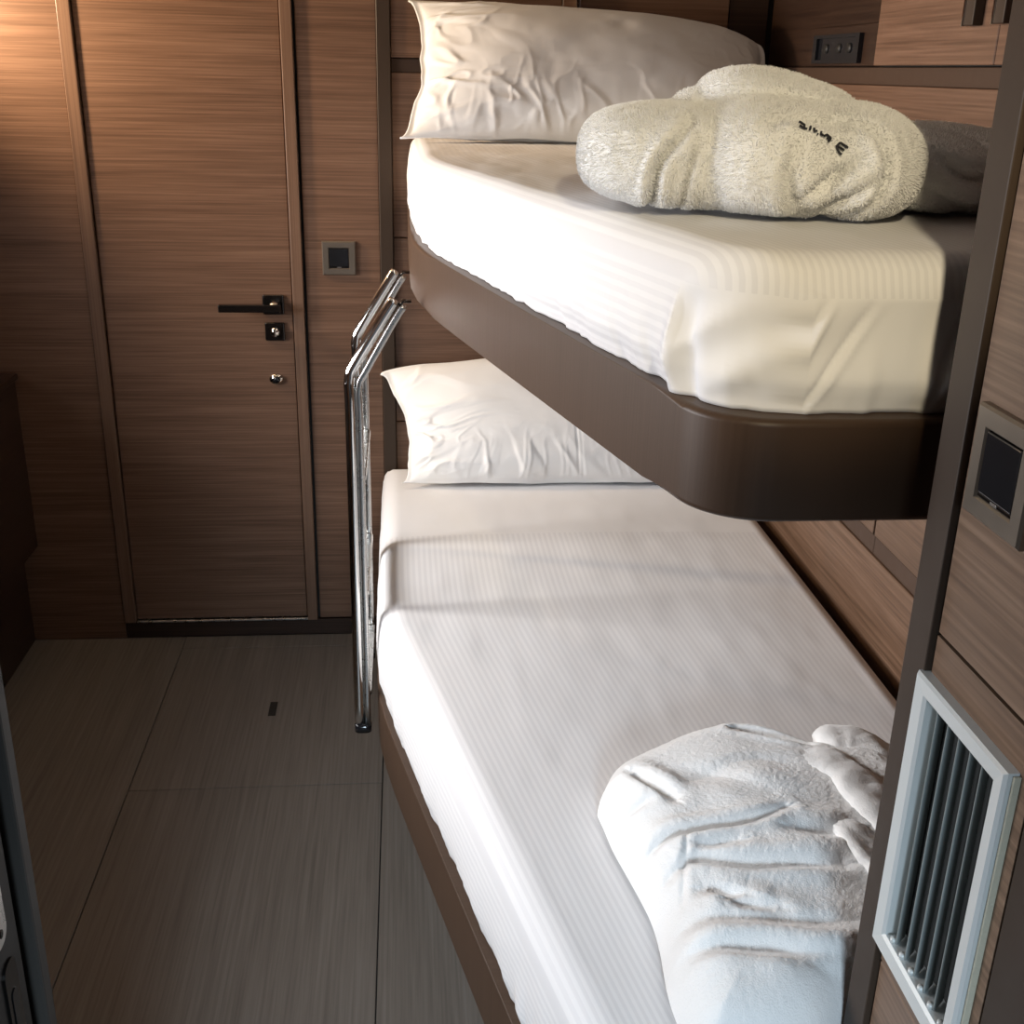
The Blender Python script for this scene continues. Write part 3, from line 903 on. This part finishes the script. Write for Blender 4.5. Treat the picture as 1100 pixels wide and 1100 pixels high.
def union_mesh(lobes, voxel, smooth_it, floor_z):
    """voxel union of rounded lobes: (centre, radii, rz, ry, squareness)"""
    bm = bmesh.new()
    for (c, rd, rz, ry, sq) in lobes:
        r = bmesh.ops.create_icosphere(bm, subdivisions=5, radius=1.0)
        M = Matrix.Rotation(math.radians(rz), 3, 'Z') @ Matrix.Rotation(math.radians(ry), 3, 'Y')
        for v in r['verts']:
            p = v.co
            k = (abs(p.x) ** sq + abs(p.y) ** sq + abs(p.z) ** sq) ** (-1.0 / sq)
            q = M @ Vector((p.x * k * rd[0], p.y * k * rd[1], p.z * k * rd[2]))
            v.co = Vector(c) + q
            if v.co.z < floor_z: v.co.z = floor_z
    me = bpy.data.meshes.new('tmp'); bm.to_mesh(me); bm.free()
    o = bpy.data.objects.new('tmp', me); COL.objects.link(o)
    m = o.modifiers.new('r', 'REMESH'); m.mode = 'VOXEL'; m.voxel_size = voxel
    m2 = o.modifiers.new('s', 'SMOOTH'); m2.iterations = smooth_it; m2.factor = 0.5
    dg = bpy.context.evaluated_depsgraph_get(); dg.update()
    out = bpy.data.meshes.new_from_object(o.evaluated_get(dg))
    bpy.data.objects.remove(o); bpy.data.meshes.remove(me)
    return out


def finish_robe(name, me, mat, parent, creases, seed, floor_z, plane='xz', big=0.004, facing=None):
    """press the crease lines in, add soft wrinkles and the terry pile"""
    V = coords(me); N = normals(me)
    pl = V[:, [0, 2]] if plane == 'xz' else V[:, [0, 1]]
    fac = np.clip(-N[:, 1] * 2 + 0.3, 0, 1) if plane == 'xz' else np.clip(N[:, 2] * 2, 0, 1)
    disp = np.zeros(len(V))
    for (line, depth, width) in creases:
        ln = [tuple(p) for p in smooth_path(line, 5)]
        d, pos, side = dist_polyline(pl, ln)
        env = np.sin(np.pi * np.clip(pos, 0.04, 0.96)) ** 0.5
        disp -= depth * np.exp(-(d / width) ** 2) * env * fac
        disp += 0.45 * depth * np.exp(-((d - 2.4 * width) / (1.6 * width)) ** 2) * env * fac
    disp += big * fbm(V * np.array([9, 9, 13]) + seed, 2) + 0.0006 * vnoise(V * 70 + seed)
    V = V + N * disp[:, None]
    me.vertices.foreach_set('co', V.ravel()); me.update()
    N = normals(me)
    V = fuzz(V, N, seed)
    V[:, 2] = np.maximum(V[:, 2], floor_z)
    me.vertices.foreach_set('co', V.ravel()); me.update()
    me.name = name
    me.polygons.foreach_set('use_smooth', [True] * len(me.polygons))
    return link_mesh(name, me, mat, parent)


# upper robe: rolled bundle with a collar lump on top
zf = ZU + 0.0105
ur = empty('bathrobe', (0.42, 1.28, zf), 'white towelling bathrobe rolled on the upper bunk, black embroidered letters on it', 'bathrobe')
lobes = [
    ((0.345, 1.315, zf + 0.050), (0.150, 0.150, 0.056), -12, 0, 3.0),
    ((0.385, 1.270, zf + 0.054), (0.085, 0.150, 0.062), -4, 0, 2.6),
    ((0.458, 1.245, zf + 0.052), (0.074, 0.136, 0.059), 4, 7, 2.4),
]
body = union_mesh(lobes, 0.0026, 5, zf)
cre = [
    ([(0.262, 1.303), (0.254, 1.33), (0.259, 1.362), (0.288, 1.396)], 0.012, 0.0040),
    ([(0.290, 1.300), (0.284, 1.335), (0.292, 1.385)], 0.006, 0.0030),
    ([(0.382, 1.398), (0.434, 1.403), (0.459, 1.384), (0.466, 1.350), (0.452, 1.323), (0.422, 1.309)], 0.0085, 0.0045),
    ([(0.380, 1.388), (0.372, 1.352), (0.381, 1.329), (0.394, 1.318)], 0.007, 0.0060),
    ([(0.388, 1.329), (0.415, 1.350), (0.443, 1.371)], 0.007, 0.0050),
    ([(0.401, 1.318), (0.429, 1.329), (0.457, 1.350)], 0.008, 0.0045),
    ([(0.350, 1.398), (0.375, 1.405), (0.41, 1.402), (0.44, 1.388)], 0.004, 0.004),
]
ub_body = finish_robe('robe_body', body, TERRY, ur, cre, 3.0, zf - 0.001)
col_l = [
    ((0.392, 1.290, zf + 0.104), (0.074, 0.075, 0.036), 0, 8, 2.3),
    ((0.430, 1.270, zf + 0.098), (0.060, 0.070, 0.030), 0, 14, 2.2),
    ((0.486, 1.300, zf + 0.078), (0.060, 0.080, 0.028), 0, 14, 2.2),
    ((0.316, 1.305, zf + 0.098), (0.022, 0.040, 0.020), 0, 0, 2.0),
]
finish_robe('robe_collar', union_mesh(col_l, 0.0026, 5, zf + 0.02), TERRY, ur,
            [([(0.362, 1.412), (0.395, 1.414), (0.43, 1.411)], 0.006, 0.006)], 8.0, zf, big=0.003)
tail_l = [
    ((0.556, 1.285, zf + 0.040), (0.066, 0.120, 0.046), 6, 0, 2.6),
    ((0.640, 1.305, zf + 0.038), (0.075, 0.110, 0.046), 0, 0, 2.6),
    ((0.600, 1.315, zf + 0.066), (0.085, 0.080, 0.022), 0, 0, 2.3),
]
finish_robe('robe_sleeve', union_mesh(tail_l, 0.003, 5, zf), TERRY, ur,
            [([(0.535, 1.375), (0.575, 1.350), (0.62, 1.352), (0.66, 1.368)], 0.008, 0.006),
             ([(0.522, 1.335), (0.56, 1.322), (0.60, 1.31)], 0.006, 0.005)], 12.0, zf - 0.001)


def pile(o, count, length, seed):
    """short terry pile growing out of the cloth"""
    m = o.modifiers.new('pile', 'PARTICLE_SYSTEM')
    ps = o.particle_systems[-1]; ps.seed = seed; st = ps.settings
    st.type = 'HAIR'; st.count = count; st.hair_length = length; st.hair_step = 2
    st.emit_from = 'FACE'; st.distribution = 'RAND'; st.use_even_distribution = True
    st.factor_random = length * 0.35 / 4.0 * 4.0 * 0.25
    st.brownian_factor = 0.0
    st.render_step = 2; st.display_step = 2
    st.root_radius = 1.0; st.tip_radius = 0.7; st.radius_scale = 0.0005
    st.material = 1


# embroidered letters, laid on the terry surface (strokes in the x, z plane of the bundle's front)
bmx = bmesh.new(); bmx.from_mesh(ub_body.data)
tree = BVHTree.FromBMesh(bmx); bmx.free()


def px(u, v):
    """letter sheet coordinates (as measured on the cloth, right and down) to x, z on the bundle"""
    return 0.3530 + u * 0.0000900, 1.4210 - v * 0.0000830


STROKES = [
    [(330, 255), (372, 290), (345, 318), (312, 295)], [(345, 318), (375, 325)],
    [(418, 300), (395, 338)],
    [(445, 318), (448, 350), (480, 345)], [(478, 378), (490, 382)],
    [(525, 352), (520, 378), (545, 392)],
    [(555, 400), (590, 385), (640, 425), (632, 445), (590, 420)], [(632, 440), (612, 462)],
    [(755, 468), (715, 510), (740, 580), (762, 600)], [(755, 470), (815, 522)], [(728, 505), (782, 550)], [(720, 535), (742, 575)],
]
tv, tf_ = [], []
for st in STROKES:
    pts = []
    for i in range(len(st) - 1):
        for k in range(6):
            t = k / 6
            pts.append((st[i][0] + (st[i + 1][0] - st[i][0]) * t, st[i][1] + (st[i + 1][1] - st[i][1]) * t))
    pts.append(st[-1])
    path = []
    for (u, v) in pts:
        x, z = px(u, v)
        hit = tree.ray_cast(Vector((x, 0.6, z)), Vector((0, 1, 0)))
        if hit[0] is not None:
            path.append(hit[0] + Vector((0, -0.0030, 0.0012)))
    if len(path) > 2:
        v, f = sweep(path, oval(0.0011, 0.0011, 6))
        n0 = len(tv); tv += v; tf_ += [tuple(i + n0 for i in q) for q in f]
if tv:
    o = from_np('embroidery', tv, tf_, INK, ub_body)
    tag(o, 'black embroidered letters')

# lower robe: folded flat, built as layered cloth with pressed folds
zg = ZL + 0.0110
lrb = empty('bathrobe', (0.44, 1.14, zg), 'white towelling bathrobe folded flat at the foot of the lower bunk', 'bathrobe')
out = [(0.250, 1.270), (0.272, 1.318), (0.300, 1.345), (0.345, 1.368), (0.405, 1.392), (0.462, 1.400), (0.520, 1.372), (0.575, 1.335), (0.640, 1.330), (0.676, 1.27),
       (0.672, 1.12), (0.650, 0.985), (0.600, 0.915), (0.470, 0.895), (0.405, 0.850), (0.320, 0.842), (0.285, 0.865), (0.278, 0.94), (0.282, 1.04), (0.276, 1.11), (0.262, 1.19)]
loop = [tuple(p) for p in smooth_path(out + [out[0]], 6)]
lp = np.array(loop[:-1])
seg = np.linalg.norm(np.roll(lp, -1, 0) - lp, axis=1); cum = np.concatenate([[0], np.cumsum(seg)])
NT, NR = 760, 190
tq = np.linspace(0, cum[-1], NT, endpoint=False)
lp2 = np.concatenate([lp, lp[:1]])
ring = np.stack([np.interp(tq, cum, lp2[:, 0]), np.interp(tq, cum, lp2[:, 1])], 1)
rho = 1 - (1 - np.linspace(0, 1, NR)) ** 1.35            # rings packed towards the rim
ctr = np.array([0.450, 1.150])
q = (ctr + (ring[:, None, :] - ctr) * rho[None, :, None]).reshape(-1, 2)
sd, _, _ = dist_polyline(q, loop)
hm = 0.080 + 0.018 * sstep(0.30, 0.45, q[:, 0]) * sstep(0.92, 1.15, q[:, 1]) - 0.012 * sstep(1.25, 1.40, q[:, 1])
rr = 0.060
hh = hm * np.sqrt(np.clip(1 - (1 - np.clip(sd / rr, 0, 1)) ** 2.2, 0, 1))
FOLDS = [  # plan polyline, depth, width
    ([(0.300, 1.070), (0.335, 1.078), (0.415, 1.055), (0.500, 1.045)], 0.013, 0.0060),
    ([(0.275, 1.100), (0.292, 1.125), (0.340, 1.127), (0.415, 1.130), (0.460, 1.145)], 0.010, 0.0050),
    ([(0.332, 1.098), (0.385, 1.096)], 0.008, 0.0060),
    ([(0.288, 0.945), (0.335, 0.938), (0.390, 0.925), (0.450, 0.918)], 0.010, 0.0070),
    ([(0.296, 1.268), (0.315, 1.232), (0.333, 1.190)], 0.014, 0.0060),
    ([(0.330, 1.118), (0.312, 1.050), (0.300, 1.010)], 0.0030, 0.0022),
    ([(0.330, 1.028), (0.375, 1.008)], 0.009, 0.0060),
    ([(0.350, 1.000), (0.405, 0.985)], 0.008, 0.0060),
    ([(0.40, 0.905), (0.46, 0.900), (0.52, 0.91)], 0.006, 0.0080),
    ([(0.340, 1.260), (0.400, 1.225), (0.450, 1.180)], 0.005, 0.012),
    ([(0.350, 1.215), (0.440, 1.250), (0.520, 1.225)], 0.004, 0.012),
    ([(0.275, 1.20), (0.30, 1.195)], 0.006, 0.0040),
    ([(0.455, 1.345), (0.50, 1.325), (0.545, 1.30)], 0.012, 0.0055),
    ([(0.455, 1.110), (0.500, 1.100), (0.530, 1.10)], 0.010, 0.0075),
    ([(0.300, 0.985), (0.345, 0.975), (0.42, 0.965), (0.50, 0.96)], 0.006, 0.007),
]
for (line, depth, width) in FOLDS:
    ln = [tuple(p) for p in smooth_path(line, 5)]
    dd, pos, side = dist_polyline(q, ln)
    env = np.sin(np.pi * np.clip(pos, 0.05, 0.95)) ** 0.5
    sided = np.where(side > 0, 1.0, 2.2)                # one flank steep, the other rolling over
    hh = hh - depth * np.exp(-(dd / (width * sided)) ** 2) * env * np.clip(sd / 0.02, 0, 1)
    hh = hh + 0.5 * depth * np.exp(-((dd - 3.0 * width) / (2.2 * width)) ** 2) * env * np.clip(sd / 0.03, 0, 1)
q3 = np.stack([q[:, 0], q[:, 1], np.zeros(len(q))], 1)
hh = hh + (0.0034 * fbm(q3 * np.array([6, 14, 1]) + 5, 2) + 0.0007 * fbm(q3 * np.array([22, 34, 1]) + 2, 1)) * np.clip(sd / 0.03, 0, 1)
hh = hh + 0.00035 * (vnoise(q3 * 210) + 0.6 * vnoise(q3 * 420 + 3)) * np.clip(sd / 0.01, 0, 1)
idx = np.arange(len(q)).reshape(NT, NR)
V = np.stack([q[:, 0], q[:, 1], zg + np.maximum(hh, 0.0)], 1)
V[:, :2] += 0.0035 * np.stack([vnoise(q3 * 16 + 31), vnoise(q3 * 16 + 57)], 1) 
ib = np.roll(idx, -1, 0)
F = list(zip(idx[:, :-1].ravel(), idx[:, 1:].ravel(), ib[:, 1:].ravel(), ib[:, :-1].ravel()))
from_np('robe_body', V, F, TERRY, lrb)


def roll(name, path, ra, rb, mat, parent, seed, twist=0.0):
    """soft rolled band of terry along a path, with rounded ends"""
    P = smooth_path(path, 12); n = len(P)
    V = []; F = []; m = 40
    for i, p in enumerate(P):
        t = P[min(i + 1, n - 1)] - P[max(i - 1, 0)]; t /= np.linalg.norm(t)
        side = np.cross(t, (0, 0, 1)); side /= np.linalg.norm(side); up = np.cross(side, t)
        f = i / (n - 1)
        k = math.sqrt(max(0.02, 1 - (2 * f - 1) ** 8))
        tw = twist * f
        for j in range(m):
            a = 2 * math.pi * j / m
            u, v = math.cos(a), math.sin(a)
            g = (abs(u) ** 2.6 + abs(v) ** 2.6) ** (-1 / 2.6)
            u2, v2 = u * g * ra * k, v * g * rb * k
            c, s = math.cos(tw), math.sin(tw)
            V.append(p + side * (u2 * c - v2 * s) + up * (u2 * s + v2 * c))
    for i in range(n - 1):
        for j in range(m):
            F.append((i * m + j, i * m + (j + 1) % m, (i + 1) * m + (j + 1) % m, (i + 1) * m + j))
    F.append(tuple(range(m))[::-1]); F.append(tuple(range((n - 1) * m, n * m)))
    V = np.array(V)
    ctr = np.repeat(np.array(P), m, 0); N = V - ctr; N /= np.linalg.norm(N, axis=1)[:, None] + 1e-9
    V = V + N * (0.0035 * fbm(V * 30 + seed, 2) + 0.0016 * vnoise(V * 240 + seed))[:, None]
    V[:, 2] = np.maximum(V[:, 2], zg + 0.001)
    return from_np(name, V, F, mat, parent)


roll('robe_collar', [(0.515, 1.275, zg + 0.080), (0.555, 1.235, zg + 0.088), (0.575, 1.175, zg + 0.092), (0.585, 1.10, zg + 0.085), (0.59, 1.02, zg + 0.07)], 0.036, 0.017, TERRY, lrb, 4.0, 0.4)
roll('robe_collar', [(0.560, 1.300, zg + 0.070), (0.605, 1.300, zg + 0.078), (0.640, 1.255, zg + 0.070), (0.655, 1.17, zg + 0.055)], 0.042, 0.022, TERRY, lrb, 6.0, 0.3)
roll('robe_belt', [(0.522, 1.135, zg + 0.086), (0.530, 1.075, zg + 0.094), (0.545, 1.01, zg + 0.086), (0.555, 0.955, zg + 0.070)], 0.021, 0.009, TERRY, lrb, 9.0, 0.6)

pile(ub_body, 90000, 0.0026, 1)
for o, n in ((bpy.data.objects['robe_collar'], 26000), (bpy.data.objects['robe_sleeve'], 26000)):
    pile(o, n, 0.0026, 5)
for o in lrb.children:
    pile(o, 70000 if o.name.startswith('robe_body') else 9000, 0.0017, 9)
